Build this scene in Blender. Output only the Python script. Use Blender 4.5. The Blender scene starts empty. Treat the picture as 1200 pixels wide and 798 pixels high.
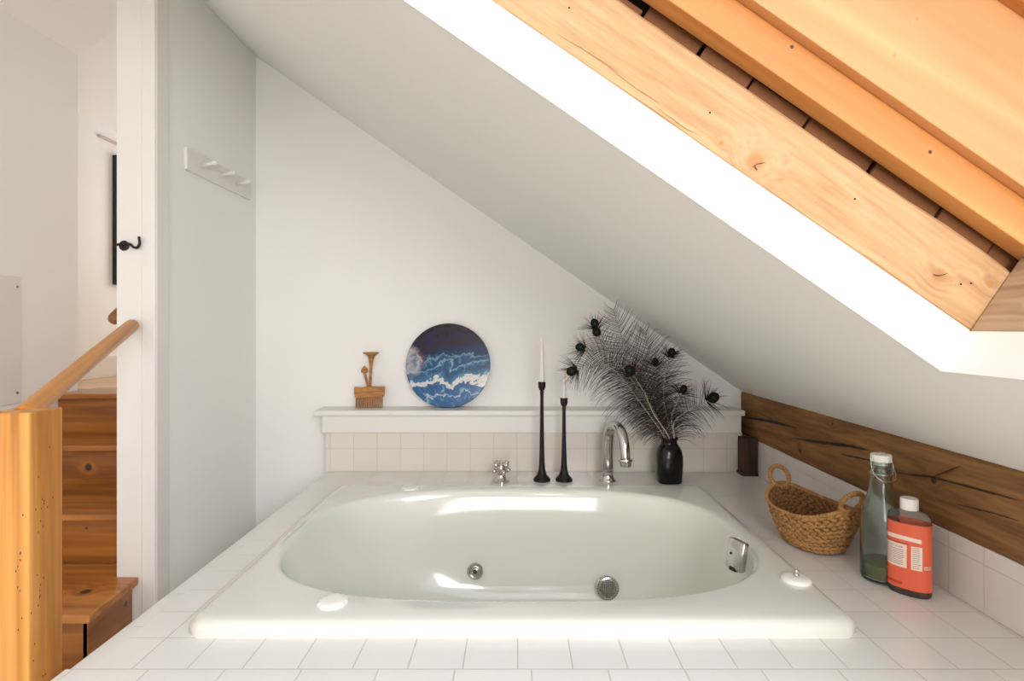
import bpy, bmesh, math, random
from mathutils import Vector, Matrix, noise as mnoise
random.seed(7)
C = bpy.context.scene
COL = C.collection
PI = math.pi

# ------------------------------------------------------------------ camera, light, exposure
F = 640.0            # focal length in pixels of the 1200 px wide frame
HC = 0.677           # camera height over the tiled deck
cd = bpy.data.cameras.new('camera'); cam = bpy.data.objects.new('camera', cd); COL.objects.link(cam)
cam.location = (0, 0, HC); cam.rotation_euler = (PI/2, 0, 0)
cd.sensor_width = 36.0; cd.lens = F/1200*36.0; cd.shift_x = -5/1200; cd.shift_y = -15/1200
cd.clip_start = 0.02
C.camera = cam
C.view_settings.view_transform = 'Standard'; C.view_settings.look = 'None'
C.view_settings.gamma = 1.0; C.view_settings.use_curve_mapping = False
C.view_settings.exposure = 0.08
C.cycles.max_bounces = 10; C.cycles.diffuse_bounces = 6; C.cycles.transmission_bounces = 8
C.cycles.sample_clamp_indirect = 6.0
C.cycles.caustics_reflective = False; C.cycles.caustics_refractive = True

w = bpy.data.worlds.new('sky'); C.world = w; w.use_nodes = True
wn = w.node_tree.nodes; wl = w.node_tree.links
sky = wn.new('ShaderNodeTexSky'); sky.sky_type = 'NISHITA'; sky.sun_disc = False
sky.sun_elevation = math.radians(40); sky.sun_rotation = math.radians(200)
wl.new(sky.outputs['Color'], wn['Background'].inputs['Color']); wn['Background'].inputs['Strength'].default_value = 0.25

# roof slope frame: s runs down the slope (to +X), n is the outward normal of the sloping ceiling
SL = 0.69; SQ = math.sqrt(1+SL*SL)
SX, SZ = 0.764, 0.60
def sp(s, n, y): return Vector((SX + (s + SL*n)/SQ, y, SZ + (-SL*s + n)/SQ))
def area(name, loc, direction, sx, sy, power, color, spread=PI):
    d = bpy.data.lights.new(name, 'AREA'); d.shape = 'RECTANGLE'; d.size = sx; d.size_y = sy
    d.energy = power; d.color = color; d.spread = spread
    o = bpy.data.objects.new(name, d); COL.objects.link(o); o.location = loc
    o.rotation_euler = Vector(direction).to_track_quat('-Z', 'Y').to_euler()
    return o
nrm = Vector((SL, 0, 1))/SQ
area('skylight_daylight', sp(-0.70, 0.66, -0.15), -nrm, 1.5, 2.0, 14, (0.92, 0.97, 1.0))
area('skylight_slanting_daylight', sp(-0.45, 0.42, -1.02), (-0.50, 0.74, -0.46), 1.0, 0.7, 40, (0.97, 0.985, 1.0))
area('rear_fill_light', (0.1, -3.5, 0.75), (-0.10, 1, 0.06), 1.5, 1.3, 60, (1.0, 0.98, 0.97))  # added fill from behind the camera; the rear wall has no window
area('upstairs_fill_light', (-1.95, 4.42, 1.35), (-0.1, -1, 0), 0.7, 0.9, 9.5, (1.0, 0.94, 0.87))  # unseen lamp added to brighten the stair area; no window is built there

# ------------------------------------------------------------------ helpers
def W(px, py, Y): return Vector(((px-605)/F*Y, Y, HC + (384-py)/F*Y))

class MB:
    def __init__(s): s.bm = bmesh.new()
    def box(s, a, b, bev=0.0, seg=2, frame=None):
        r = bmesh.ops.create_cube(s.bm, size=1.0); vs = r['verts']
        c = (Vector(a)+Vector(b))/2; d = Vector(b)-Vector(a)
        for v in vs: v.co = Vector((v.co.x*d.x, v.co.y*d.y, v.co.z*d.z)) + c
        if bev > 0:
            es = list({e for v in vs for e in v.link_edges})
            rr = bmesh.ops.bevel(s.bm, geom=es, offset=bev, segments=seg, affect='EDGES', profile=0.5)
            vs = list({v for v in rr['verts']} | {v for v in vs if v.is_valid})
        if frame:
            for v in vs: v.co = frame(v.co)
        return s
    def prism(s, pts, axis, lo, hi, bev=0.0):
        # pts: 2-D outline; axis: extrusion axis 'x','y','z'
        def P(p, t):
            return Vector((t, p[0], p[1])) if axis == 'x' else Vector((p[0], t, p[1])) if axis == 'y' else Vector((p[0], p[1], t))
        A = [s.bm.verts.new(P(p, lo)) for p in pts]; B = [s.bm.verts.new(P(p, hi)) for p in pts]
        n = len(pts); fs = [s.bm.faces.new(A), s.bm.faces.new(B)]
        for i in range(n): fs.append(s.bm.faces.new((A[i], A[(i+1) % n], B[(i+1) % n], B[i])))
        bmesh.ops.recalc_face_normals(s.bm, faces=fs)
        if bev > 0:
            es = list({e for v in A+B for e in v.link_edges})
            bmesh.ops.bevel(s.bm, geom=es, offset=bev, segments=2, affect='EDGES', profile=0.5)
        return s
    def loft(s, rings, cap0=True, cap1=True, closed=True):
        R = [[s.bm.verts.new(p) for p in r] for r in rings]; n = len(R[0])
        for a, b in zip(R[:-1], R[1:]):
            for i in range(n if closed else n-1):
                j = (i+1) % n
                s.bm.faces.new((a[i], a[j], b[j], b[i]))
        if cap0: s.bm.faces.new(list(reversed(R[0])))
        if cap1: s.bm.faces.new(R[-1])
        return s
    def lathe(s, prof, c=(0, 0, 0), n=32, M=None, cap=True):
        c = Vector(c); rings = []
        for r, z in prof:
            ring = []
            for i in range(n):
                a = 2*PI*i/n; p = Vector((r*math.cos(a), r*math.sin(a), z))
                if M is not None: p = M @ p
                ring.append(p + c)
            rings.append(ring)
        return s.loft(rings, cap, cap)
    def tube(s, pts, rad, n=10, cap=True):
        pts = [Vector(p) for p in pts]; m = len(pts)
        if not hasattr(rad, '__len__'): rad = [rad]*m
        t = [(pts[min(i+1, m-1)]-pts[max(i-1, 0)]).normalized() for i in range(m)]
        u = t[0].orthogonal().normalized(); rings = []
        for i in range(m):
            u = (u - t[i]*u.dot(t[i]))
            u = u.normalized() if u.length > 1e-6 else t[i].orthogonal().normalized()
            v = t[i].cross(u)
            rings.append([pts[i] + (u*math.cos(2*PI*k/n) + v*math.sin(2*PI*k/n))*rad[i] for k in range(n)])
        return s.loft(rings, cap, cap)
    def ell(s, M, sub=1):
        bmesh.ops.create_icosphere(s.bm, subdivisions=sub, radius=1.0, matrix=M); return s
    def sphere(s, c, r, sub=2): return s.ell(Matrix.Translation(Vector(c)) @ Matrix.Scale(r, 4), sub)
    def build(s, name, mat, parent=None, smooth=False, world=True, angle=None, recalc=True):
        if recalc: bmesh.ops.recalc_face_normals(s.bm, faces=s.bm.faces[:])
        me = bpy.data.meshes.new(name); s.bm.to_mesh(me); s.bm.free()
        if smooth or angle:
            for p in me.polygons: p.use_smooth = True
        if angle: me.set_sharp_from_angle(angle=math.radians(angle))
        o = bpy.data.objects.new(name, me); COL.objects.link(o)
        if mat: me.materials.append(mat)
        if parent is not None:
            o.parent = parent
            if world:
                q = parent; tot = Vector((0, 0, 0))
                while q is not None: tot = tot + Vector(q.location); q = q.parent
                o.location = -tot
        return o

def tag(o, label=None, cat=None, group=None, kind=None):
    if label: o['label'] = label
    if cat: o['category'] = cat
    if group: o['group'] = group
    if kind: o['kind'] = kind
    return o
def thing(name, label, cat, loc=(0, 0, 0), group=None):
    o = bpy.data.objects.new(name, None); COL.objects.link(o); o.location = loc; o.empty_display_size = 0.05
    return tag(o, label, cat, group)
def struct(o): o['kind'] = 'structure'; return o

def bez(P, n):
    # Catmull-Rom through points
    P = [Vector(p) for p in P]; Q = [2*P[0]-P[1]] + P + [2*P[-1]-P[-2]]; out = []
    k = len(P)-1
    for i in range(n+1):
        u = i/n*k; j = min(int(u), k-1); t = u-j
        a, b, c, d = Q[j], Q[j+1], Q[j+2], Q[j+3]
        out.append(0.5*((2*b) + (c-a)*t + (2*a-5*b+4*c-d)*t*t + (3*b-a-3*c+d)*t**3))
    return out

# ------------------------------------------------------------------ materials
def new_mat(name):
    m = bpy.data.materials.new(name); m.use_nodes = True
    nt = m.node_tree; return m, nt.nodes, nt.links, nt.nodes['Principled BSDF']
def plain(name, col, rough=0.5, metal=0.0, spec=None, coat=0.0, bump=0.0, bscale=60.0, var=0.0, vscale=5.0, stretch=(1, 1, 1)):
    m, N, L, b = new_mat(name)
    b.inputs['Base Color'].default_value = (*col, 1); b.inputs['Roughness'].default_value = rough
    b.inputs['Metallic'].default_value = metal; b.inputs['Coat Weight'].default_value = coat
    b.inputs['Coat Roughness'].default_value = 0.05
    if spec is not None: b.inputs['Specular IOR Level'].default_value = spec
    tc = N.new('ShaderNodeTexCoord'); mp = N.new('ShaderNodeMapping'); mp.inputs['Scale'].default_value = stretch
    L.new(tc.outputs['Object'], mp.inputs['Vector'])
    no = N.new('ShaderNodeTexNoise'); no.inputs['Scale'].default_value = vscale; no.inputs['Detail'].default_value = 5
    L.new(mp.outputs[0], no.inputs['Vector'])
    if var > 0:
        r = N.new('ShaderNodeMix'); r.data_type = 'RGBA'
        r.inputs[6].default_value = (*[c*(1-var) for c in col], 1); r.inputs[7].default_value = (*[min(1, c*(1+var)) for c in col], 1)
        L.new(no.outputs['Fac'], r.inputs[0]); L.new(r.outputs[2], b.inputs['Base Color'])
    if bump > 0:
        n2 = N.new('ShaderNodeTexNoise'); n2.inputs['Scale'].default_value = bscale; n2.inputs['Detail'].default_value = 4
        L.new(mp.outputs[0], n2.inputs['Vector'])
        bp = N.new('ShaderNodeBump'); bp.inputs['Strength'].default_value = bump; bp.inputs['Distance'].default_value = 0.004
        L.new(n2.outputs['Fac'], bp.inputs['Height']); L.new(bp.outputs[0], b.inputs['Normal'])
    return m

def srgb(r, g, b):
    f = lambda c: (c/255/12.92) if c/255 <= 0.04045 else ((c/255+0.055)/1.055)**2.4
    return (f(r), f(g), f(b))

def ramp(N, stops, interp='LINEAR'):
    r = N.new('ShaderNodeValToRGB'); r.color_ramp.interpolation = interp
    e = r.color_ramp.elements
    e[0].position = stops[0][0]; e[0].color = (*stops[0][1], 1)
    e[1].position = stops[-1][0]; e[1].color = (*stops[-1][1], 1)
    for p, c in stops[1:-1]:
        x = e.new(p); x.color = (*c, 1)
    return r

def wood(name, dark, mid, light, grain='x', rot=(0, 0, 0), scale=9.0, stretch=14.0, rough=0.45, knots=(), bump=0.15, coat=0.0, offset=(0, 0, 0), knotcol=(0.05, 0.02, 0.008), fine=0.45):
    """stretched-noise grain along one axis; each knot is (position, radius) in object space and bends the grain"""
    m, N, L, b = new_mat(name)
    tc = N.new('ShaderNodeTexCoord'); src = tc.outputs['Object']
    m1 = N.new('ShaderNodeMapping'); m1.inputs['Rotation'].default_value = rot; m1.inputs['Location'].default_value = offset
    L.new(src, m1.inputs['Vector'])
    sc = [scale, scale, scale]; sc['xyz'.index(grain)] = scale/stretch
    vec = m1.outputs[0]; knot_fac = None
    for (kp, kr) in knots:
        d = N.new('ShaderNodeVectorMath'); d.operation = 'DISTANCE'; L.new(src, d.inputs[0]); d.inputs[1].default_value = kp
        mr = N.new('ShaderNodeMapRange'); mr.interpolation_type = 'SMOOTHSTEP'; L.new(d.outputs['Value'], mr.inputs['Value'])
        mr.inputs['From Min'].default_value = kr*0.5; mr.inputs['From Max'].default_value = kr*1.15
        mr.inputs['To Min'].default_value = 1; mr.inputs['To Max'].default_value = 0
        if knot_fac is None: knot_fac = mr.outputs[0]
        else:
            mx = N.new('ShaderNodeMath'); mx.operation = 'MAXIMUM'; L.new(knot_fac, mx.inputs[0]); L.new(mr.outputs[0], mx.inputs[1]); knot_fac = mx.outputs[0]
        far = N.new('ShaderNodeMapRange'); far.interpolation_type = 'SMOOTHERSTEP'; L.new(d.outputs['Value'], far.inputs['Value'])
        far.inputs['From Min'].default_value = 0; far.inputs['From Max'].default_value = kr*4
        far.inputs['To Min'].default_value = kr*1.6; far.inputs['To Max'].default_value = 0
        ad = N.new('ShaderNodeVectorMath'); ad.operation = 'ADD'; L.new(vec, ad.inputs[0]); L.new(far.outputs[0], ad.inputs[1]); vec = ad.outputs[0]
    m2 = N.new('ShaderNodeMapping'); m2.inputs['Scale'].default_value = sc; L.new(vec, m2.inputs['Vector'])
    n1 = N.new('ShaderNodeTexNoise'); n1.inputs['Scale'].default_value = 1.0; n1.inputs['Detail'].default_value = 3; n1.inputs['Distortion'].default_value = 0.4
    L.new(m2.outputs[0], n1.inputs['Vector'])
    mu = N.new('ShaderNodeMath'); mu.operation = 'MULTIPLY'; mu.inputs[1].default_value = 9.0; L.new(n1.outputs['Fac'], mu.inputs[0])
    fr = N.new('ShaderNodeMath'); fr.operation = 'PINGPONG'; fr.inputs[1].default_value = 1.0; L.new(mu.outputs[0], fr.inputs[0])
    n2 = N.new('ShaderNodeTexNoise'); n2.inputs['Scale'].default_value = 9.0; n2.inputs['Detail'].default_value = 6; L.new(m2.outputs[0], n2.inputs['Vector'])
    mx = N.new('ShaderNodeMix'); mx.data_type = 'FLOAT'; mx.inputs[0].default_value = fine; L.new(fr.outputs[0], mx.inputs[2]); L.new(n2.outputs['Fac'], mx.inputs[3])
    r = ramp(N, [(0.12, light), (0.48, mid), (0.92, dark)]); L.new(mx.outputs[0], r.inputs[0])
    out = r.outputs[0]
    if knot_fac is not None:
        k = N.new('ShaderNodeMix'); k.data_type = 'RGBA'; L.new(knot_fac, k.inputs[0]); L.new(out, k.inputs[6]); k.inputs[7].default_value = (*knotcol, 1); out = k.outputs[2]
    L.new(out, b.inputs['Base Color'])
    b.inputs['Roughness'].default_value = rough; b.inputs['Coat Weight'].default_value = coat; b.inputs['Coat Roughness'].default_value = 0.12
    bp = N.new('ShaderNodeBump'); bp.inputs['Strength'].default_value = bump; bp.inputs['Distance'].default_value = 0.002
    L.new(mx.outputs[0], bp.inputs['Height']); L.new(bp.outputs[0], b.inputs['Normal'])
    return m

TP = 0.1095          # tile pitch
def tile_mat(name, ax, off=(0, 0), wdt=TP, hgt=TP, col=(0.79, 0.765, 0.735), grout=(0.56, 0.50, 0.44), stagger=0.0, rough=0.16):
    m, N, L, b = new_mat(name)
    tc = N.new('ShaderNodeTexCoord'); se = N.new('ShaderNodeSeparateXYZ'); co = N.new('ShaderNodeCombineXYZ')
    L.new(tc.outputs['Object'], se.inputs[0])
    for k in range(2):
        a = N.new('ShaderNodeMath'); a.operation = 'ADD'; a.inputs[1].default_value = -off[k] + 50*(wdt if k == 0 else hgt)
        L.new(se.outputs['XYZ'.index(ax[k])], a.inputs[0]); L.new(a.outputs[0], co.inputs[k])
    br = N.new('ShaderNodeTexBrick'); L.new(co.outputs[0], br.inputs['Vector'])
    br.offset = stagger; br.squash = 1.0
    br.inputs['Scale'].default_value = 1.0; br.inputs['Brick Width'].default_value = wdt; br.inputs['Row Height'].default_value = hgt
    br.inputs['Mortar Size'].default_value = 0.0016; br.inputs['Mortar Smooth'].default_value = 0.35
    br.inputs['Color1'].default_value = (*col, 1); br.inputs['Color2'].default_value = (*[c*0.965 for c in col], 1); br.inputs['Mortar'].default_value = (*grout, 1)
    L.new(br.outputs['Color'], b.inputs['Base Color'])
    rr = N.new('ShaderNodeMapRange'); rr.inputs['To Min'].default_value = rough; rr.inputs['To Max'].default_value = 0.8
    L.new(br.outputs['Fac'], rr.inputs['Value']); L.new(rr.outputs[0], b.inputs['Roughness'])
    inv = N.new('ShaderNodeMath'); inv.operation = 'SUBTRACT'; inv.inputs[0].default_value = 1.0; L.new(br.outputs['Fac'], inv.inputs[1])
    no = N.new('ShaderNodeTexNoise'); no.inputs['Scale'].default_value = 14; L.new(co.outputs[0], no.inputs['Vector'])
    ad = N.new('ShaderNodeMath'); ad.operation = 'MULTIPLY_ADD'; L.new(no.outputs['Fac'], ad.inputs[0]); ad.inputs[1].default_value = 0.25; L.new(inv.outputs[0], ad.inputs[2])
    bp = N.new('ShaderNodeBump'); bp.inputs['Strength'].default_value = 0.35; bp.inputs['Distance'].default_value = 0.002
    L.new(ad.outputs[0], bp.inputs['Height']); L.new(bp.outputs[0], b.inputs['Normal'])
    return m

M_wall = plain('white_wall_paint', (0.865, 0.85, 0.825), 0.75, bump=0.06, bscale=35, var=0.015, vscale=2)
M_ceil = plain('white_ceiling_paint', (0.865, 0.85, 0.825), 0.8, bump=0.05, bscale=25)
M_trim = plain('white_gloss_paint', (0.77, 0.74, 0.705), 0.4, bump=0.05, bscale=30)
M_reveal = plain('white_reveal_plaster', (0.86, 0.84, 0.80), 0.7, bump=0.12, bscale=22)
M_tub = plain('pale_green_white_acrylic', (0.725, 0.74, 0.675), 0.12, coat=0.4, bump=0.02, bscale=6)
M_cap = plain('white_plastic', (0.85, 0.84, 0.80), 0.3)
M_chrome = plain('chrome', (0.62, 0.60, 0.57), 0.14, metal=1.0)
M_steel = plain('dark_jet_metal', (0.30, 0.29, 0.27), 0.3, metal=1.0)
M_black = plain('black_hole', (0.01, 0.01, 0.01), 0.6)
M_iron = plain('black_iron', (0.010, 0.0085, 0.0075), 0.42, metal=0.0, spec=0.3, bump=0.5, bscale=120, var=0.6, vscale=60)
M_wax = plain('white_wax', (0.80, 0.76, 0.70), 0.45)
M_wax.node_tree.nodes['Principled BSDF'].inputs['Subsurface Weight'].default_value = 0.2
M_wick = plain('charred_wick', (0.03, 0.025, 0.02), 0.9)
M_vase = plain('black_glaze', (0.005, 0.005, 0.006), 0.22, coat=0.15, spec=0.3, bump=0.15, bscale=18)
M_floor = wood('whitewashed_floor', srgb(190, 182, 172), srgb(212, 205, 196), srgb(222, 216, 208), 'y', scale=8)
M_pale = wood('pale_floor_boards', srgb(190, 150, 115), srgb(215, 180, 145), srgb(225, 195, 165), 'x', scale=8)

# ------------------------------------------------------------------ room shell
FL = -0.39
BW = 2.68            # back wall
LWX = -1.277         # face of the left partition
RIDGE = -1.707
def zr(x): return 1.127 - SL*x
def zl(x): return 2.014 + 0.65*(x + 2.155)
m = MB(); m.box((-2.9, -3.7, FL-0.05), (1.3, BW+0.1, FL)); struct(m.build('floor', M_floor))
m = MB(); m.prism([(LWX-0.05, FL), (1.30, FL), (1.30, zr(1.30)), (LWX-0.05, zr(LWX-0.05))], 'y', BW, BW+0.1); struct(m.build('wall_back', M_wall))
m = MB(); m.prism([(-1.407, FL), (LWX, FL), (LWX, zr(LWX)), (-1.407, zr(-1.407))], 'y', 1.937, 4.5); struct(m.build('wall_partition', M_wall))
m = MB(); m.box((1.119, -3.6, FL), (1.30, BW, 0.40)); struct(m.build('wall_right', M_wall))
m = MB(); m.prism([(-2.9, FL), (1.30, FL), (1.30, zr(1.30)), (RIDGE, zr(RIDGE)), (-2.155, zl(-2.155)), (-2.9, 1.9)], 'y', -3.7, -3.6); struct(m.build('wall_rear', M_wall))
m = MB(); m.box((-2.72, -3.6, FL), (-2.155, 2.683, 2.06)); struct(m.build('wall_left', M_wall))
m = MB(); m.box((-2.70, 2.683, FL), (-2.60, 4.5, 1.96)); struct(m.build('wall_stair', M_wall))
m = MB(); m.box((-2.70, 4.5, FL), (-1.30, 4.6, 2.7)); struct(m.build('wall_upstairs', M_wall))
m = MB(); m.box((-2.60, 2.80, 0.28), (-1.407, 4.5, 0.363)); struct(m.build('floor_upstairs', M_pale))
m = MB(); m.box((-2.60, 2.69, 0.363), (-2.585, 4.5, 0.50), 0.004); struct(m.build('baseboard_stair', M_trim))
# ceilings
S0 = (RIDGE - SX)*SQ; S1 = (1.135 - SX)*SQ
HS0, HS1, HY0, HY1 = -1.70, 0.0, -1.30, 0.98
GP = 0.012   # the plaster reveals cover the cut edge of the ceiling
m = MB()
for (a, b, c, d) in ((S0, HS0-GP, -3.6, 4.5), (HS1+GP, S1, -3.6, 4.5), (HS0-GP, HS1+GP, -3.6, HY0-GP), (HS0-GP, HS1+GP, HY1+GP, 4.5)):
    m.box((a, c, 0), (b, d, 0.03), frame=lambda v: sp(v.x, v.z, v.y))
ceil = struct(m.build('ceiling', M_ceil))
m = MB(); m.prism([(RIDGE, zl(RIDGE)), (-2.2, zl(-2.2)), (-2.2, zl(-2.2)+0.02), (RIDGE, zl(RIDGE)+0.02)], 'y', -3.6, 2.683); struct(m.build('ceiling_stair', M_ceil))
zu = lambda x: 1.947 + SL*(x + 2.6)
m = MB(); m.prism([(-1.25, zu(-1.25)), (-2.62, zu(-2.62)), (-2.62, zu(-2.62)+0.02), (-1.25, zu(-1.25)+0.02)], 'y', 2.70, 4.5); struct(m.build('ceiling_upstairs', M_ceil))
# corner board on the partition end
m = MB()
m.box((-1.409, 1.925, FL), (-1.318, 1.937, 2.05), 0.002)
m.box((-1.318, 1.919, FL), (-1.270, 1.937, 2.0), 0.004)
m.box((-1.277, 1.926, FL), (-1.268, 2.00, 2.0), 0.003)
struct(m.build('trim_1', M_trim))

# skylight well: near, upper, lower and far reveals of white plaster
m = MB()
m.box((-1.72, HY1, -0.0015), (0.0, HY1+0.015, 0.0877), frame=lambda v: sp(v.x, v.z, v.y))
m.box((0.0, HY0, -0.0015), (0.015, HY1+0.015, 0.0857), frame=lambda v: sp(v.x, v.z, v.y))
m.box((-1.72, HY0-0.015, -0.0015), (0.015, HY0, 0.70), frame=lambda v: sp(v.x, v.z, v.y))
m.box((-1.72, HY0-0.015, -0.0015), (-1.70, HY1+0.015, 0.70), frame=lambda v: sp(v.x, v.z, v.y))
struct(m.build('trim_2', M_reveal))
# skylight window at the top of the well (out of view)
win = MB()
for (a, b, c, d) in ((-1.72, 0.05, -1.35, -1.30), (-1.72, 0.05, 0.93, 0.98), (-1.72, -1.67, -1.30, 0.93), (0.0, 0.05, -1.30, 0.93)):
    win.box((a, c, 0.70), (b, d, 0.76), 0.004, frame=lambda v: sp(v.x, v.z, v.y))
wo = struct(win.build('window_1', M_trim))
m, N, L, b = new_mat('window_glass')
b.inputs['Transmission Weight'].default_value = 1.0; b.inputs['Roughness'].default_value = 0.0; b.inputs['IOR'].default_value = 1.45
M_pane = m
g = MB(); g.box((-1.68, -1.31, 0.73), (0.01, 0.94, 0.735), frame=lambda v: sp(v.x, v.z, v.y)); g.build('pane', M_pane, wo)

# ------------------------------------------------------------------ timbers of the skylight well
AL = math.atan(SL)
def onY(px, py, Y): return tuple(W(px, py, Y))
GR = dict(grain='x', rot=(0, -AL, 0))
M_rafter = wood('weathered_rafter', srgb(164, 118, 76), srgb(190, 150, 106), srgb(202, 166, 124), scale=13, stretch=11, rough=0.7, bump=0.35, fine=0.72,
                knots=[(onY(885, 190, .985), 0.020), (onY(1100, 322, .985), 0.014), (onY(1160, 332, .985), 0.008), (onY(845, 168, .985), 0.006)], knotcol=srgb(176, 126, 76), **GR)
def rough_bar(s0, s1, n0, n1, y0, y1, amp, seedv, k=60):
    mb = MB(); rings = []
    for i in range(k+1):
        s = s0 + (s1-s0)*i/k
        def j(q): return amp*(mnoise.noise(Vector((s*6, q*7.3+seedv, seedv))) + 0.5*mnoise.noise(Vector((s*21, q*3.1, seedv))))
        c = 0.008
        rings.append([sp(s, n0+j(0), y0+c), sp(s, n0+c+j(0), y0), sp(s, n1-c+j(1), y0), sp(s, n1+j(1), y0+c), sp(s, n1+j(1), y1), sp(s, n0+j(0), y1)])
    mb.loft(rings); return mb
o = rough_bar(-1.72, 0.012, 0.0845, 0.224, 0.984, 1.10, 0.004, 1.7).build('timber_rafter', M_rafter, angle=30)
tag(o, 'long light brown knotty timber rafter sloping above the white skylight reveal', 'beam')
def ribbon(mb, pts, wid, push=None, up=Vector((0, 0, 1))):
    n = len(pts); top = []; bot = []
    for i, p in enumerate(pts):
        f = math.sin(PI*min(max(i/(n-1), 0.0), 1.0))**0.6*wid*(0.7+0.6*random.random()) + 0.0001
        top.append(mb.bm.verts.new(p + up*f/2)); bot.append(mb.bm.verts.new(p - up*f/2))
    for i in range(n-1): mb.bm.faces.new((top[i], top[i+1], bot[i+1], bot[i]))
def crackline(mb, pxs, Yf, wid, up=Vector((0, 0, 1)), k=16):
    P = bez([Yf(px, py) for px, py in pxs], k)
    P = [p + up*0.0012*mnoise.noise(p*90) for p in P]
    ribbon(mb, P, wid, up=up)
upn = Vector((SL, 0, 1))/SQ
fr = lambda px, py: W(px, py, .9825)
M_crack = plain('dark_crack', (0.035, 0.018, 0.008), 0.9); M_check = plain('brown_check', srgb(150, 100, 55), 0.9)
for a, wd in (([(877, 203), (884, 194), (898, 190)], 0.0022), ([(884, 194), (888, 199)], 0.0018), ([(1093, 321), (1101, 323), (1112, 320)], 0.0018)):
    chk = MB(); crackline(chk, a, fr, wd, upn); chk.build('crack', M_crack, o)
for a in (((650, 38), (690, 62), (725, 85)), ((712, 78), (745, 103), (775, 122)), ((765, 122), (800, 148), (822, 160))):
    chk = MB(); crackline(chk, a, fr, 0.0008, upn, 24); chk.build('crack', M_check, o)
for (px, py) in ((1002, 233), (1126, 333), (1138, 332), (667, 9), (832, 132)):
    nh = MB(); nh.ell(Matrix.Translation(W(px, py, .9835)) @ Matrix.Diagonal((0.0019, 0.001, 0.0019, 1)), 2); nh.build('nail_hole', M_crack, o)

M_header = wood('grey_weathered_header', srgb(128, 100, 76), srgb(176, 146, 114), srgb(196, 172, 142), 'y', scale=12, stretch=10, rough=0.8, bump=0.5, knots=[((0.835, .90, .72), 0.008)])
mb = MB(); mb.box((0.002, HY0, 0.0857), (0.13, HY1+0.0035, 0.30), 0.004, frame=lambda v: sp(v.x, v.z, v.y))
tag(mb.build('timber_header', M_header), 'grey weathered timber header at the lower right end of the rafter', 'beam')

# dark shingle strip seen in the gap above the rafter
M_shingle = plain('dark_shingle', srgb(122, 77, 42), 0.8, bump=0.5, bscale=40, var=0.35, vscale=12)
sh = thing('shingle_strip', 'dark brown row of wooden blocks in the gap above the rafter', 'blocking', tuple(sp(-0.9, 0.20, 1.03)))
s = -1.72
while s < 0.10:
    d = random.uniform(0.09, 0.16); q = random.uniform(0, 0.006)
    mb = MB(); mb.box((s, 1.004+q, 0.226), (min(s+d, 0.12)-random.uniform(0.003, 0.008), 1.06, random.uniform(0.241, 0.32)), 0.003, frame=lambda v: sp(v.x, v.z, v.y)); mb.build('shingle', M_shingle, sh); s += d
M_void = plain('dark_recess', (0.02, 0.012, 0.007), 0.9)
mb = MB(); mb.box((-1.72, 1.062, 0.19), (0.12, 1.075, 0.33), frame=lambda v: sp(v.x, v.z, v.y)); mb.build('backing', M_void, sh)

kn = [(onY(928, 55, .95), 0.004), (onY(1090, 178, .95), 0.004)]
M_pine1 = wood('orange_pine_edge', srgb(178, 112, 50), srgb(204, 138, 74), srgb(216, 156, 94), scale=7, stretch=22, rough=0.5, bump=0.05, knots=kn, **GR)
M_pine2 = wood('orange_pine_panel', srgb(196, 138, 84), srgb(212, 156, 102), srgb(220, 170, 120), scale=4, stretch=16, rough=0.5, bump=0.04, offset=(3, 1, 2),
               knots=[(onY(1047, 66, .93), 0.005), (onY(1074, 23, .93), 0.005), (onY(1066, 27, .93), 0.003), (onY(1056, 91, .93), 0.0025)], knotcol=srgb(190, 140, 95), **GR)
mb = MB(); mb.box((-1.70, 0.95, 0.2495), (0.42, 0.995, 0.3168), 0.0025, frame=lambda v: sp(v.x, v.z, v.y))
tag(mb.build('pine_board', M_pine1), 'narrow orange pine edge board just above the dark gap', 'board')
mb = MB(); mb.box((-1.70, 0.928, 0.3168), (0.55, 0.99, 0.553), 0.002, frame=lambda v: sp(v.x, v.z, v.y))
tag(mb.build('pine_board', M_pine2), 'wide smooth orange pine panel filling the upper right of the skylight well', 'board')
mb = MB(); mb.box((-1.70, 0.905, 0.553), (0.60, 0.985, 0.70), 0.002, frame=lambda v: sp(v.x, v.z, v.y))
tag(mb.build('pine_board', M_pine1), 'orange pine board above the wide panel, cut by the top right corner', 'board')

# ------------------------------------------------------------------ beam, post
beamY = lambda px, py: (lambda Y: Vector((1.0965, Y, HC - (py-384)/F*Y)))(1.10*F/(px-605))
M_beam = wood('old_dark_beam', srgb(84, 55, 25), srgb(132, 91, 47), srgb(160, 116, 66), 'y', scale=11, stretch=10, rough=0.75, bump=0.6, fine=0.65,
              knots=[(tuple(beamY(1094, 563)), 0.012), (tuple(beamY(975, 497)), 0.008), (tuple(beamY(938, 528)), 0.012)], knotcol=srgb(58, 34, 15))
mb = MB(); rings = []
for i in range(81):
    y = -0.6 + (2.675+0.6)*i/80
    j = lambda q, a=0.006: a*(mnoise.noise(Vector((y*5, q*9.1, 2.2))) + 0.6*mnoise.noise(Vector((y*17, q*4.7, 8.2))))
    zb, zt = 0.157, 0.361
    rings.append([Vector((1.118, y, zb-0.004+j(1))), Vector((1.108+j(5, .003), y, zb+j(1))), Vector((1.10+j(2, .003), y, zb+0.012+j(1))), Vector((1.10+j(3, .003), y, (zb+zt)/2)), Vector((1.10+j(4, .003), y, zt-0.006+j(6, .003))),
                  Vector((1.108, y, zt+0.004+j(6, .003))), Vector((1.118, y, zt+0.004))])
mb.loft(rings)
beam = tag(mb.build('timber_beam', M_beam, angle=40), 'dark brown cracked timber beam along the right wall above the tiles', 'beam')
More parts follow.
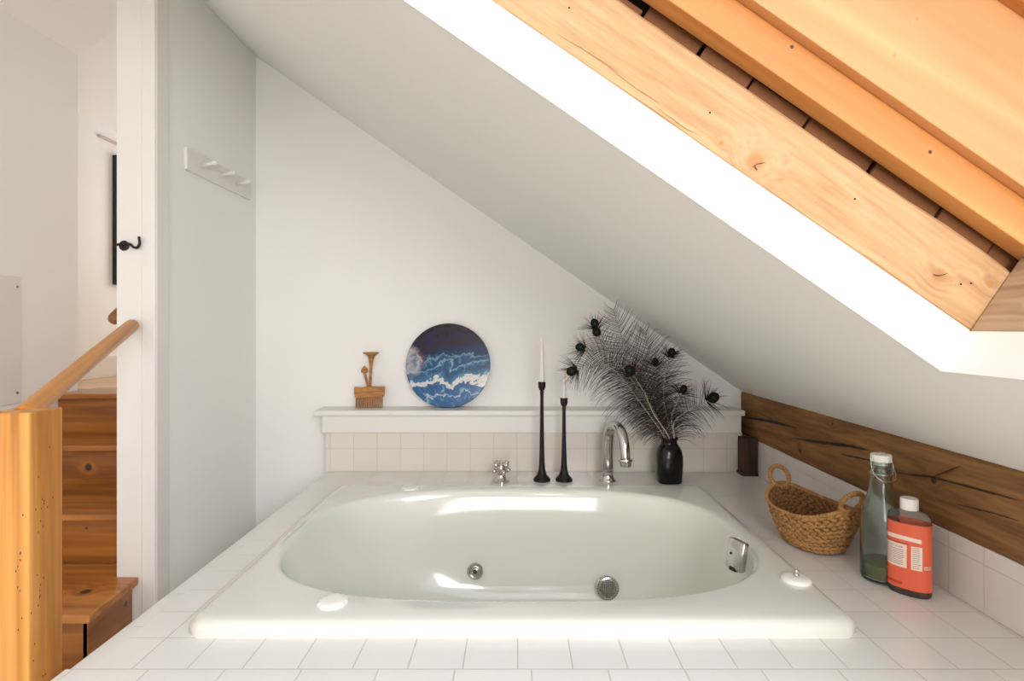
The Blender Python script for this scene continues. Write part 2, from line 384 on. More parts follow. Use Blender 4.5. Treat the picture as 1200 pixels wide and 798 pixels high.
for pxs, wd in (([(929, 513), (960, 518), (992, 522), (1021, 528)], 0.010), ([(1048, 553), (1075, 557), (1093, 559), (1150, 574), (1199, 587)], 0.0055), ([(873, 489), (905, 494), (935, 502)], 0.012),
                ([(1093, 559), (1110, 553), (1128, 546)], 0.004), ([(1120, 590), (1160, 600), (1199, 611)], 0.003), ([(985, 532), (1010, 537), (1030, 541)], 0.005)):
    mb = MB(); crackline(mb, pxs, beamY, wd, k=22); mb.build('crack', M_crack, beam)
M_post = wood('dark_post', srgb(38, 22, 12), srgb(62, 38, 22), srgb(80, 52, 32), 'z', scale=14, rough=0.7)
mb = MB(); mb.box((1.035, 2.49, 0.0), (1.102, 2.555, 0.172), 0.004); mb.box((1.031, 2.486, 0.0), (1.104, 2.556, 0.014), 0.003)
tag(mb.build('timber_post', M_post), 'short dark wooden post under the far end of the beam', 'post')

# ------------------------------------------------------------------ tiled deck, backsplashes, ledge
DX0, DX1, DY0, DY1 = -0.893, 1.116, 0.985, 2.676
TX0, TX1, TY0, TY1 = -0.729, 0.757, 1.19, 2.25
ROW0 = 1.083
M_tile = tile_mat('white_deck_tile', 'XY', (0.003, ROW0))
M_tile6 = tile_mat('white_front_tile', 'XY', (0.03, ROW0-0.0), 0.1515, 0.1515)
M_tileE = tile_mat('white_bullnose_tile', 'XY', (0.003, ROW0), 5.0, TP*1.4)
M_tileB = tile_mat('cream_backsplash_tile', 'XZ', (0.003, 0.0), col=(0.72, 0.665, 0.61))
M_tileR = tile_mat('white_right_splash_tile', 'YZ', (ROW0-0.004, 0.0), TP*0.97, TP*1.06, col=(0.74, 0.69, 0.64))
dk = thing('tub_deck', 'white square tiled deck surrounding the bathtub', 'tub surround', (0.1, 1.6, FL))
mb = MB()
for (a, b) in (((-0.845, ROW0), (DX1, TY0+0.02)), ((-0.845, TY1-0.02), (DX1, DY1)), ((-0.845, TY0+0.02), (TX0+0.02, TY1-0.02)), ((TX1-0.02, TY0+0.02), (DX1, TY1-0.02))):
    mb.box((a[0], a[1], -0.03), (b[0], b[1], 0.0))
mb.build('deck_top', M_tile, dk)
def bull(mb, pts2, axis, lo, hi): mb.prism(pts2, axis, lo, hi)
q = [(DX0+0.012-0.012*math.cos(t*PI/8), -0.012+0.012*math.sin(t*PI/8)) for t in range(5)]
mb = MB(); mb.prism([(DX0, -0.05)] + q + [(-0.845, 0.0), (-0.845, -0.05)], 'y', ROW0, DY1); mb.build('side_edging', M_tileE, dk, angle=50)
q = [(DY0+0.012-0.012*math.cos(t*PI/8), -0.012+0.012*math.sin(t*PI/8)) for t in range(5)]
mb = MB(); mb.prism([(DY0, -0.05)] + q + [(ROW0, 0.0), (ROW0, -0.05)], 'x', DX0, DX1); mb.build('front_edging', M_tile6, dk, angle=50)
mb = MB(); mb.box((DX0+0.01, DY0+0.01, FL), (DX0+0.03, DY1, -0.04)); mb.box((DX0+0.01, DY0+0.01, FL), (DX1, DY0+0.03, -0.04)); mb.build('side_panel', M_trim, dk)

lg = thing('tiled_ledge', 'white painted shelf ledge with tiled backsplash behind the bathtub', 'ledge', (0.08, 2.62, 0.0))
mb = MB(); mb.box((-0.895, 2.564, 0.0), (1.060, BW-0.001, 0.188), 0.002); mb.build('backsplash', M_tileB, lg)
mb = MB(); mb.box((-0.908, 2.552, 0.186), (1.052, BW-0.001, 0.268), 0.003); mb.build('apron', M_trim, lg)
mb = MB(); mb.box((-0.945, 2.535, 0.266), (1.064, BW-0.001, 0.292), 0.006, 3); mb.build('shelf_board', M_trim, lg)
mb = MB(); mb.box((1.106, -0.6, 0.0), (1.1175, BW-0.004, 0.1575), 0.002)
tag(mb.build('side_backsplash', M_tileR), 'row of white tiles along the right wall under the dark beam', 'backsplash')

# ------------------------------------------------------------------ bathtub
tb = thing('bathtub', 'large pale drop-in whirlpool bathtub with oval basin', 'bathtub', ((TX0+TX1)/2, (TY0+TY1)/2, -0.40))
CX, CY = (TX0+TX1)/2, (TY0+TY1)/2; HX, HY = (TX1-TX0)/2, (TY1-TY0)/2
NA = 144
def rrect(hx, hy, r, z):
    out = []
    for i in range(NA):
        a = 2*PI*(i+0.5)/NA; d = Vector((math.cos(a), math.sin(a)*HY/HX)); d.normalize()
        # march to rounded rectangle boundary
        lo, hi = 0, 2
        for _ in range(40):
            t = (lo+hi)/2; p = d*t; qx, qy = abs(p.x)-(hx-r), abs(p.y)-(hy-r)
            dist = math.hypot(max(qx, 0), max(qy, 0)) + min(max(qx, qy), 0) - r
            if dist > 0: hi = t
            else: lo = t
        out.append(Vector((CX+d.x*lo, CY+d.y*lo, z)))
    return out
def supel(cx, cy, axn, axp, byn, byp, n, z):
    out = []
    for i in range(NA):
        a = 2*PI*(i+0.5)/NA; c, s_ = math.cos(a), math.sin(a)
        ax = axp if c > 0 else axn; by = byp if s_ > 0 else byn
        k = (abs(c/ax)**n + abs(s_/by)**n)**(-1/n) if True else 1
        out.append(Vector((cx+c*k, cy+s_*k, z)))
    return out
OX, OY = 0.005, 1.715
AXN, AXP, BYN, BYP, EN = 0.690, 0.690, 0.424, 0.455, 2.9
R = 0.032
rings = [rrect(HX-.001, HY-.001, 0.028, -0.02), rrect(HX, HY, 0.03, 0.002), rrect(HX, HY, 0.03, 0.014), rrect(HX-.003, HY-.003, 0.03, 0.024), rrect(HX-.010, HY-.010, 0.03, 0.0315),
         rrect(HX-.020, HY-.020, 0.03, 0.0345), rrect(HX-.032, HY-.032, 0.03, 0.0355)]
def op(d, z, n=EN, dl=0.0): return supel(OX, OY, AXN+d-dl, AXP+d, BYN+d, BYP+d, n, z)
rings += [op(0.015, 0.0345), op(0.007, 0.0330), op(0.0, 0.0285), op(-0.005, 0.019), op(-0.009, 0.005), op(-0.022, -0.06, EN, .015), op(-0.036, -0.14, EN, .04), op(-0.052, -0.22, EN, .07), op(-0.072, -0.30, EN, .10),
          op(-0.092, -0.345, 2.6, .12), op(-0.125, -0.378, 2.5, .13), op(-0.18, -0.392, 2.4, .13), op(-0.28, -0.397, 2.3, .1), op(-0.38, -0.399, 2.2, .05)]
mb = MB(); mb.loft(rings, False, True)
mb.build('basin', M_tub, tb, smooth=True)
# jets etc. on the basin walls
def disc_on(mb, c, nrm_, prof, n=28):
    Mq = Vector(nrm_).to_track_quat('Z', 'Y').to_matrix(); mb.lathe(prof, c, n, Mq)
def backwall(px, py):
    Y = 2.07
    for _ in range(30):
        p = W(px, py, Y); d = -(0.012 + max(0, -p.z)*0.2)
        n = EN; yy = OY + (BYP+d)*(max(0, 1-abs((p.x-OX)/(AXP+d))**n))**(1/n); Y = yy
    return W(px, py, Y)
nb = Vector((0, -1, 0.22)).normalized()
c = backwall(557, 669) + nb*0.006
jt = MB(); disc_on(jt, c, nb, [(0.030, -0.004), (0.031, 0.003), (0.027, 0.007), (0.021, 0.006), (0.020, 0.002), (0.014, 0.003), (0.012, 0.009), (0.008, 0.010)]); j = jt.build('jet', M_chrome, tb, angle=35)
q = MB(); disc_on(q, c+nb*0.0098, nb, [(0.0075, 0.0), (0.0068, 0.0025)]); q.build('nozzle', M_black, j)
c = backwall(711, 688) + nb*0.012
jt = MB(); disc_on(jt, c, nb, [(0.044, -0.004), (0.045, 0.004), (0.040, 0.011), (0.034, 0.013)]); j = jt.build('suction_cover', M_chrome, tb, angle=35)
q = MB(); Mq = nb.to_track_quat('Z', 'Y').to_matrix()
for a in range(-5, 6):
    for b2 in range(-5, 6):
        if a*a+b2*b2 < 27: q.lathe([(0.0022, 0.0125), (0.0022, 0.0142)], c + Mq @ Vector((a*0.0058, b2*0.0058, 0)), 6, Mq)
for a in range(28):
    t = 2*PI*a/28; q.lathe([(0.0022, 0.0095), (0.002, 0.0122)], c + Mq @ Vector((0.0385*math.cos(t), 0.0385*math.sin(t), 0)), 6, Mq)
q.build('grille_hole', M_black, j)
# overflow plate on the right end wall
ov = Vector((0.655, 1.555, -0.012)); po = W(863, 650, 1.575)
no_ = Vector((-0.90, -0.38, 0.20)).normalized(); Mo = Matrix((Vector((no_.cross(Vector((0, 0, 1)))).normalized()), Vector((0, 0, 1)), no_)).transposed()
xx = no_.cross(Vector((0, 0, 1))).normalized(); yy = no_.cross(xx).normalized(); yy = -yy if yy.z < 0 else yy
def fo(v): return po + xx*v.x + yy*v.y + no_*v.z
mb = MB(); mb.box((-0.030, -0.042, -0.014), (0.030, 0.042, 0.009), 0.006, 3, frame=fo); j = mb.build('overflow_plate', M_chrome, tb, angle=40)
mb = MB(); mb.box((-0.012, -0.046, -0.006), (0.012, -0.034, 0.0096), 0.002, frame=fo); mb.build('overflow_slot', M_black, j)
mb = MB(); mb.ell(Matrix.Translation(fo(Vector((0.012, 0.0, 0.0092)))) @ Matrix.Diagonal((.004, .004, .004, 1)), 2); mb.build('screw_hole', M_black, j)
# air controls and caps on the rim
def fluted(name, c, r, h, label=None, fl=0, knob=False):
    mb = MB(); prof = [(r*0.99, 0.0), (r, h*0.35), (r*0.93, h*0.75), (r*0.72, h), (r*0.3, h*1.04), (0.0008, h*1.05)]
    rings = []
    for (rr, z) in prof:
        rings.append([Vector((c[0]+rr*(1+0.03*math.cos(fl*2*PI*i/72) if fl else 1)*math.cos(2*PI*i/72)*1.0, c[1]+rr*(1+0.03*math.cos(fl*2*PI*i/72) if fl else 1)*math.sin(2*PI*i/72), c[2]+z)) for i in range(72)])
    mb.loft(rings); o = mb.build(name, M_cap, tb, angle=60)
    if label: o['label'] = label
    if knob:
        k = MB(); k.lathe([(0.006, h), (0.0065, h+0.004), (0.004, h+0.008), (0.006, h+0.012), (0.0055, h+0.016), (0.001, h+0.018)], c, 16); k.build('knob', M_chrome, o, smooth=True)
    return o
fluted('air_control', (-0.428, 1.274, 0.0345), 0.035, 0.010, 'scalloped white air control', 12)
fluted('air_control', (-0.424, 2.188, 0.032), 0.036, 0.009, 'round white cap at the back rim')
fluted('air_control', (0.712, 1.388, 0.0335), 0.036, 0.012, 'white cap with a small chrome knob', 0, True)

# ------------------------------------------------------------------ taps
fc = thing('faucet', 'curved chrome gooseneck faucet spout beside the black vase', 'faucet', (0.405, 2.42, 0.0))
mb = MB(); mb.lathe([(0.036, 0), (0.036, 0.004), (0.031, 0.010), (0.026, 0.022), (0.0245, 0.034), (0.026, 0.038), (0.026, 0.044), (0.022, 0.048)], (0.405, 2.42, 0), 24); mb.build('base', M_chrome, fc, angle=40)
P = bez([(0.405, 2.42, 0.04), (0.405, 2.42, 0.13), (0.408, 2.415, 0.20), (0.418, 2.39, 0.243), (0.432, 2.352, 0.252), (0.446, 2.312, 0.232), (0.453, 2.288, 0.185), (0.4555, 2.278, 0.125)], 40)
mb = MB(); mb.tube(P, [0.0245-0.004*i/40 for i in range(41)], 18); mb.build('spout', M_chrome, fc, smooth=True)
d = (P[-1]-P[-2]).normalized(); Mq = d.to_track_quat('Z', 'Y').to_matrix()
mb = MB(); mb.lathe([(0.020, -0.004), (0.029, -0.002), (0.030, 0.005), (0.024, 0.009), (0.022, 0.027), (0.018, 0.029)], P[-1], 20, Mq); mb.build('aerator', M_chrome, fc, angle=40)
hd = thing('tap_handle', 'small chrome cross tap handle at the back of the tub', 'tap', (-0.066, 2.405, 0.0))
mb = MB(); mb.lathe([(0.034, 0), (0.034, 0.006), (0.024, 0.014), (0.018, 0.026), (0.018, 0.036)], (-0.066, 2.405, 0), 20); mb.build('base', M_chrome, hd, angle=40)
mb = MB(); c0 = Vector((-0.066, 2.405, 0.052)); mb.lathe([(0.014, -0.018), (0.019, -0.012), (0.019, 0.010), (0.016, 0.020), (0.017, 0.034), (0.008, 0.040)], c0, 18)
for lv, ang0 in ((0.0, 0.35), (0.030, 0.75)):
    for k in range(4):
        a = ang0 + k*PI/2; dd = Vector((math.cos(a), math.sin(a), 0)); base = c0 + Vector((0, 0, lv-0.004))
        mb.tube([base+dd*0.008, base+dd*0.030], 0.0075, 10); mb.sphere(base+dd*0.032, 0.0115, 2)
mb.build('cross_handle', M_chrome, hd, angle=40)

# ------------------------------------------------------------------ candlesticks
def candlestick(label, x, y, ztop, candle_len, r0, clabel):
    t = thing('candlestick', label, 'candlestick', (x, y, 0.0), 'black iron candlesticks')
    prof = [(0.037, 0), (0.038, 0.006), (0.033, 0.014), (0.022, 0.026), (0.016, 0.045), (0.0125, 0.075), (0.0105, 0.14), (0.0085, ztop*0.6), (0.0075, ztop-0.06), (0.009, ztop-0.045), (0.0075, ztop-0.04), (0.012, ztop-0.034), (0.0165, ztop-0.022), (0.0165, ztop-0.002), (0.0150, ztop), (0.011, ztop), (0.011, ztop-0.018), (0.0005, ztop-0.018)]
    mb = MB(); mb.lathe(prof, (x, y, 0), 24); mb.build('stem', M_iron, t, angle=45)
    c = thing('candle', clabel, 'candle', (x, y, ztop-0.0175), 'white taper candles')
    mb = MB(); mb.lathe([(0.0105, ztop-0.0175), (0.0105, ztop+0.01), (r0, ztop+0.02), (r0*0.85, ztop+candle_len*0.6), (r0*0.62, ztop+candle_len-0.006), (0.002, ztop+candle_len)], (x, y, 0), 20); mb.build('wax', M_wax, c, smooth=True)
    mb = MB(); mb.tube([(x, y, ztop+candle_len-0.002), (x+0.001, y, ztop+candle_len+0.008)], 0.0008, 6); mb.build('wick', M_wax, c)
candlestick('taller black iron candlestick, left of the pair behind the tub', 0.1135, 2.42, 0.437, 0.195, 0.0115, 'white taper candle in the taller candlestick')
candlestick('shorter black iron candlestick, nearer the chrome faucet', 0.2115, 2.42, 0.366, 0.145, 0.0085, 'thin white taper candle in the shorter candlestick')

# ------------------------------------------------------------------ vase + peacock feathers
VX, VY = 0.672, 2.40
mb = MB(); rings = []
for r, z, nn in ((0.050, 0.0, 3.0), (0.0525, 0.004, 3.0), (0.055, 0.04, 2.9), (0.0575, 0.085, 2.7), (0.0575, 0.115, 2.5), (0.052, 0.142, 2.3), (0.042, 0.160, 2.1), (0.0355, 0.168, 2), (0.034, 0.175, 2), (0.0365, 0.186, 2), (0.040, 0.193, 2), (0.0385, 0.197, 2), (0.033, 0.195, 2), (0.030, 0.180, 2), (0.040, 0.150, 2), (0.045, 0.02, 2.5)):
    ring = []
    for i in range(40):
        a = 2*PI*i/40 + 0.2; c_, s_ = math.cos(a), math.sin(a); k = (abs(c_)**nn + abs(s_)**nn)**(-1/nn)
        ring.append(Vector((VX + r*k*c_*1.0, VY + r*k*s_*0.9, z)))
    rings.append(ring)
mb.loft(rings); tag(mb.build('vase', M_vase, smooth=True), 'black glazed square-shouldered vase holding the peacock feathers', 'vase')

M_barb = plain('brown_feather_barb', srgb(46, 35, 25), 0.7, var=0.35, vscale=30)
M_shaft = plain('pale_feather_shaft', srgb(196, 184, 160), 0.5, var=0.2, vscale=40)
M_eyeb = plain('dark_bronze_eye', srgb(34, 26, 20), 0.85, spec=0.1, var=0.3, vscale=60)
M_teal = plain('dark_teal_eye_centre', srgb(18, 66, 64), 0.7, spec=0.2)
def feather(label, path, eye=True, eyeface=0.0, blen=0.085, eye_r=0.020, two=False, Ytip=2.40, dens=1.0, droop=0.6, mouth=(0, 0), dir2=None):
    """path: pixel points from near the mouth to the tip; the feather rises through them with depth running from the vase to Ytip"""
    m0 = Vector((VX + mouth[0], VY + mouth[1], 0.12)); m1 = Vector((VX + mouth[0]*1.4, VY+mouth[1]*1.4, 0.197))
    n = len(path); pts = [m0, m1]
    for i, (px, py) in enumerate(path):
        t = (i+1)/n; pts.append(W(px, py, VY + mouth[1]*1.4 + (Ytip-VY-mouth[1]*1.4)*t))
    SP = 70; P = bez(pts, SP)
    t = thing('peacock_feather', label, 'feather', tuple(m0), 'peacock feathers in the black vase')
    mb = MB(); mb.tube(P, [0.0025*(1-i/SP)+0.0007 for i in range(SP+1)], 6); mb.build('shaft', M_shaft, t, smooth=True)
    # total arc length
    acc = [0.0]
    for i in range(SP): acc.append(acc[-1] + (P[i+1]-P[i]).length)
    Lf = acc[-1]
    mb = MB(); nb = int(Lf/0.0088*dens)
    start = 0.18
    for k in range(nb):
        for sd in (-1, 1):
            a = (start + (1-start)*(k+random.uniform(-.3, .3))/nb)*Lf; a = min(max(a, 0), Lf*0.999)
            i = max(q for q in range(SP) if acc[q] <= a); f = (a-acc[i])/max(1e-6, acc[i+1]-acc[i])
            p = P[i].lerp(P[i+1], f); tg = (P[i+1]-P[i]).normalized()
            side = tg.cross(Vector((0, 1, 0)) + Vector((random.uniform(-.22, .22), 0, random.uniform(-.22, .22)))).normalized()*sd
            if random.random() < 0.05: continue
            u = a/Lf
            ln = 1.28*blen*(0.65+0.5*math.sin(PI*min(1, u*1.05)))*random.uniform(0.85, 1.12)
            if u > 0.90: ln *= 0.62
            fwd = 0.55 + 0.9*max(0, u-0.8)*5*0.6
            dirv = (tg*fwd + side + Vector((0, random.uniform(-.12, .5), 0))).normalized()
            Q = [p]; cur = dirv.copy(); segs = 6; pp = p.copy(); crl = random.uniform(-.15, .25)
            for s_ in range(segs):
                dr_ = droop if u > 0.45 else max(droop, 1.15)
                cur = (cur + Vector((0, 0, -1))*dr_*0.19*(0.5+s_/segs) + tg*crl*0.25).normalized()
                pp = pp + cur*ln/segs
                lim = zr(pp.x) - 0.006
                if pp.z > lim: pp.z = lim
                if pp.y > (2.528 if pp.z < 0.30 else BW-0.01): pp.y = (2.528 if pp.z < 0.30 else BW-0.01)
                Q.append(pp.copy())
            mb.tube(Q, [0.00135*(1-0.72*s_/segs) for s_ in range(segs+1)], 3, cap=False)
    mb.build('barb', M_barb, t, recalc=False)['kind'] = 'stuff'
    if eye:
        tip = P[-1]; tg = (P[-1]-P[-4]).normalized()
        fwd_n = Vector((math.sin(eyeface), -math.cos(eyeface), 0.1)).normalized()
        vx = (tg - fwd_n*tg.dot(fwd_n)).normalized(); vy = fwd_n.cross(vx)
        def lens(c, ru, rv, th): return Matrix.Translation(c) @ Matrix((vx*ru, vy*rv, fwd_n*th)).transposed().to_4x4()
        c2 = tip - vx*eye_r*2.0 + vy*0.004
        if two:
            e = MB(); e.ell(lens(c2, eye_r*1.1, eye_r*1.0, 0.0025), 3); e2 = e.build('eye', M_eyeb, t, smooth=True)
            e = MB(); e.ell(lens(c2 + fwd_n*0.0012, eye_r*0.42, eye_r*0.36, 0.0020), 3); e.build('eye_centre', M_teal, e2, smooth=True)
        e = MB(); e.ell(lens(tip, eye_r*1.15, eye_r*0.95, 0.0025), 3)
        # fan of flat barbs springing from below the eye and sweeping round it
        root = tip - tg*eye_r*1.5
        for k in range(40):
            a = random.uniform(-1.25, 1.25); dv = (vx*math.cos(a)+vy*math.sin(a)).normalized(); l1 = eye_r*random.uniform(2.4, 4.6)
            bend = vy*math.sin(a)*l1*0.22 + Vector((0, 0, -1))*l1*0.12*droop + fwd_n*random.uniform(-.012, .012)
            Q = [root+dv*eye_r*0.3, root+dv*l1*0.45+bend*0.15, root+dv*l1*0.75+bend*0.5, root+dv*l1+bend]
            for p_ in Q:
                p_.z = min(p_.z, zr(p_.x)-0.006); p_.y = min(p_.y, 2.525 if p_.z < 0.30 else BW-0.01)
            e.tube(Q, [0.0013, 0.0010, 0.0007, 0.0002], 4)
        eo = e.build('eye', M_eyeb, t, smooth=True)
        e = MB(); e.ell(lens(tip + fwd_n*0.0012, eye_r*0.42, eye_r*0.36, 0.0020), 3)
        e.build('eye_centre', M_teal, eo, smooth=True)
    return t
feather('peacock feather with twin teal eyes, highest at upper left of the vase bunch', [(764, 478), (745, 452), (720, 421), (704, 400), (697, 379)], two=True, Ytip=2.36, eye_r=0.019, blen=0.085, mouth=(-.012, -.006))
feather('peacock feather with a bare dark tip curling above the centre of the bunch', [(768, 470), (754, 437), (733, 404), (724, 380), (718, 362)], eye=False, Ytip=2.44, blen=0.115, mouth=(-.006, .008), droop=-0.25)
feather('peacock feather with a dark round eye at left, second lowest on that side', [(757, 472), (730, 432), (704, 414), (680, 407)], Ytip=2.33, eye_r=0.019, mouth=(-.016, 0), eyeface=-.3)
feather('peacock feather reaching farthest left, dark eye beside the thin candle', [(752, 474), (722, 436), (698, 426), (670, 435)], Ytip=2.30, eye_r=0.021, blen=0.115, mouth=(-.018, -.01), droop=1.0, eyeface=-.3)
feather('peacock feather with a teal eye facing out in the middle of the bunch', [(766, 485), (755, 460), (738, 434)], Ytip=2.31, eye_r=0.021, mouth=(-.004, -.014))
feather('peacock feather with a dark fan eye at upper right near the sloping ceiling', [(778, 470), (779, 440), (787, 413)], Ytip=2.38, eye_r=0.018, blen=0.10, mouth=(.006, 0), droop=0.5)
feather('peacock feather with a small dark eye low on the right side', [(787, 490), (793, 472), (801, 456)], Ytip=2.35, eye_r=0.017, mouth=(.012, -.006))
feather('peacock feather leaning farthest right with a teal eye over the ledge', [(790, 495), (808, 480), (836, 466)], Ytip=2.33, eye_r=0.024, blen=0.095, mouth=(.016, -.004), droop=1.0, two=False)
feather('peacock feather with a blurred dark eye directly above the vase neck', [(773, 475), (769, 450), (768, 424)], Ytip=2.47, eye_r=0.016, blen=0.08, mouth=(0, .012))
feather('eyeless wispy feather standing tallest at the back of the bunch', [(770, 470), (763, 425), (754, 385)], eye=False, Ytip=2.52, blen=0.12, mouth=(0, .016), droop=-0.3)

# ------------------------------------------------------------------ shelf ornaments
# painted disc
m, N, L, b = new_mat('poured_blue_paint')
tc = N.new('ShaderNodeTexCoord'); mp = N.new('ShaderNodeMapping'); mp.inputs['Scale'].default_value = (1, 1, 1); L.new(tc.outputs['Object'], mp.inputs['Vector'])
n1 = N.new('ShaderNodeTexNoise'); n1.inputs['Scale'].default_value = 6.5; n1.inputs['Detail'].default_value = 5; n1.inputs['Distortion'].default_value = 0.9; L.new(mp.outputs[0], n1.inputs['Vector'])
se = N.new('ShaderNodeSeparateXYZ'); L.new(mp.outputs[0], se.inputs[0])
def mth(op, a, bb, cc=None):
    x = N.new('ShaderNodeMath'); x.operation = op
    for k, v in enumerate((a, bb, cc)):
        if v is None: continue
        if isinstance(v, (int, float)): x.inputs[k].default_value = v
        else: L.new(v, x.inputs[k])
    return x.outputs[0]
# local z runs 0..0.41 up the disc
h = mth('DIVIDE', se.outputs['Z'], 0.41)
hw = mth('MULTIPLY_ADD', n1.outputs['Fac'], 0.55, mth('SUBTRACT', h, 0.275))
xw = mth('MULTIPLY', se.outputs['X'], -0.25)
nf = N.new('ShaderNodeTexNoise'); nf.inputs['Scale'].default_value = 22; nf.inputs['Detail'].default_value = 8; nf.inputs['Distortion'].default_value = 1.6; L.new(mp.outputs[0], nf.inputs['Vector'])
hw = mth('ADD', mth('MULTIPLY_ADD', nf.outputs['Fac'], 0.16, mth('ADD', hw, xw)), -0.08)
rp = ramp(N, [(0.02, srgb(22, 78, 128)), (0.115, srgb(30, 96, 148)), (0.125, srgb(186, 194, 206)), (0.145, srgb(28, 88, 140)), (0.235, srgb(28, 84, 134)), (0.245, srgb(206, 204, 204)), (0.30, srgb(214, 208, 204)), (0.31, srgb(50, 110, 150)),
              (0.42, srgb(18, 56, 104)), (0.46, srgb(36, 110, 150)), (0.475, srgb(130, 175, 185)), (0.50, srgb(16, 62, 104)), (0.56, srgb(22, 74, 120)), (0.585, srgb(110, 150, 170)), (0.60, srgb(16, 50, 92)), (0.70, srgb(14, 30, 66)), (0.78, srgb(34, 18, 36)), (0.83, srgb(20, 28, 66)), (0.90, srgb(32, 14, 28)), (1.0, srgb(14, 16, 44))])
L.new(hw, rp.inputs[0])
n2 = N.new('ShaderNodeTexNoise'); n2.inputs['Scale'].default_value = 17; n2.inputs['Detail'].default_value = 6; n2.inputs['Distortion'].default_value = 2.5; L.new(mp.outputs[0], n2.inputs['Vector'])
r2 = ramp(N, [(0.56, (0, 0, 0)), (0.66, (1, 1, 1))]); L.new(n2.outputs['Fac'], r2.inputs[0])
mid = mth('MULTIPLY', r2.outputs[0], mth('MULTIPLY', mth('LESS_THAN', h, 0.62), 0.55))
mx = N.new('ShaderNodeMix'); mx.data_type = 'RGBA'; L.new(mid, mx.inputs[0]); L.new(rp.outputs[0], mx.inputs[6]); mx.inputs[7].default_value = (*srgb(96, 170, 182), 1)
# pale grey bloom at the left edge
dd = N.new('ShaderNodeVectorMath'); dd.operation = 'DISTANCE'; L.new(mp.outputs[0], dd.inputs[0]); dd.inputs[1].default_value = (-0.185, 0, 0.225)
bl = mth('MULTIPLY_ADD', n1.outputs['Fac'], 0.09, dd.outputs['Value'])
mr = N.new('ShaderNodeMapRange'); L.new(bl, mr.inputs['Value']); mr.inputs['From Min'].default_value = 0.105; mr.inputs['From Max'].default_value = 0.13; mr.inputs['To Min'].default_value = 0.8; mr.inputs['To Max'].default_value = 0.0
n3 = N.new('ShaderNodeTexNoise'); n3.inputs['Scale'].default_value = 14; n3.inputs['Distortion'].default_value = 1.2; L.new(mp.outputs[0], n3.inputs['Vector'])
r3 = ramp(N, [(0.38, srgb(112, 124, 142)), (0.52, srgb(190, 186, 190)), (0.64, srgb(120, 60, 80))]); L.new(n3.outputs['Fac'], r3.inputs[0])
mx2 = N.new('ShaderNodeMix'); mx2.data_type = 'RGBA'; L.new(mr.outputs[0], mx2.inputs[0]); L.new(mx.outputs[2], mx2.inputs[6]); L.new(r3.outputs[0], mx2.inputs[7])
L.new(mx2.outputs[2], b.inputs['Base Color']); b.inputs['Roughness'].default_value = 0.22; b.inputs['Coat Weight'].default_value = 0.15; b.inputs['Specular IOR Level'].default_value = 0.35
M_pour = m
mb = MB(); rd = 0.204
mb.lathe([(rd-0.003, -0.007), (rd, -0.004), (rd, 0.004), (rd-0.003, 0.007)], (0, 0, 0), 96, Matrix.Rotation(PI/2, 3, 'X'))
for v in mb.bm.verts: v.co.z += rd
o = mb.build('painted_disc', M_pour, angle=40); o.location = (-0.3295, 2.617, 0.2925); o.rotation_euler = (-math.radians(7.0), 0, 0)
tag(o, 'round glossy disc painted in swirling blue and white, leaning on the shelf', 'painting')

# carved comb
M_comb = wood('carved_comb_wood', srgb(120, 72, 30), srgb(164, 108, 52), srgb(186, 130, 70), 'x', scale=22, stretch=5, rough=0.5)
KX = -0.707; cb = thing('hair_comb', 'carved wooden comb with flower and bud handle standing on the shelf', 'comb', (KX, 2.615, 0.2925))
kz = lambda py: (481-py)/F*2.615
kx = lambda px: (px-432.5)/F*2.615
def lean(v): return Vector((KX+v.x, 2.615+v.y+v.z*0.10, 0.2925+v.z))
def flat(mb, pxy, th=0.007, bev=0.0025):
    b0 = len(mb.bm.verts)
    before = set(mb.bm.verts); mb.prism([(kx(a), kz(c)) for a, c in pxy], 'y', -th, th, bev)
    for v in mb.bm.verts:
        if v not in before: v.co = lean(v.co)
mb = MB(); flat(mb, [(415, 456.5), (424, 457), (430, 456), (436, 456), (446, 456), (451, 456), (450.5, 466), (449, 469), (417, 469), (415.5, 466)], 0.008)
mb.build('comb_back', M_comb, cb)
for i in range(17):
    x0 = 417.2 + i*(448.6-417.2-1.1)/16
    mb = MB(); flat(mb, [(x0, 468), (x0+1.1, 468), (x0+0.9, 481), (x0+0.2, 481)], 0.005, 0.0); mb.build('tooth', M_comb, cb)
mb = MB()
def solid(mb, pts, rads, n=12, sq=0.55):
    pts = [lean(Vector((kx(a), 0, kz(c)))) for a, c in pts]; rings = []
    for p, r in zip(pts, rads): rings.append([p + Vector((math.cos(2*PI*k/n)*r, math.sin(2*PI*k/n)*r*sq, 0)) for k in range(n)])
    mb.loft(rings)
solid(mb, [(433.5, 457), (433.7, 445), (434, 435), (434, 428), (434, 422), (433.8, 419), (433.6, 417), (433.5, 416)], [.007, .006, .007, .010, .014, .024, .038, .040])
mb.build('flower', M_comb, cb, smooth=True)
mb = MB(); solid(mb, [(431.5, 457), (429, 448), (426.8, 440.5), (426.6, 438.8), (426.6, 437), (426.4, 434), (426.3, 432)], [.006, .006, .006, .018, .017, .010, .003])
mb.build('bud', M_comb, cb, smooth=True)

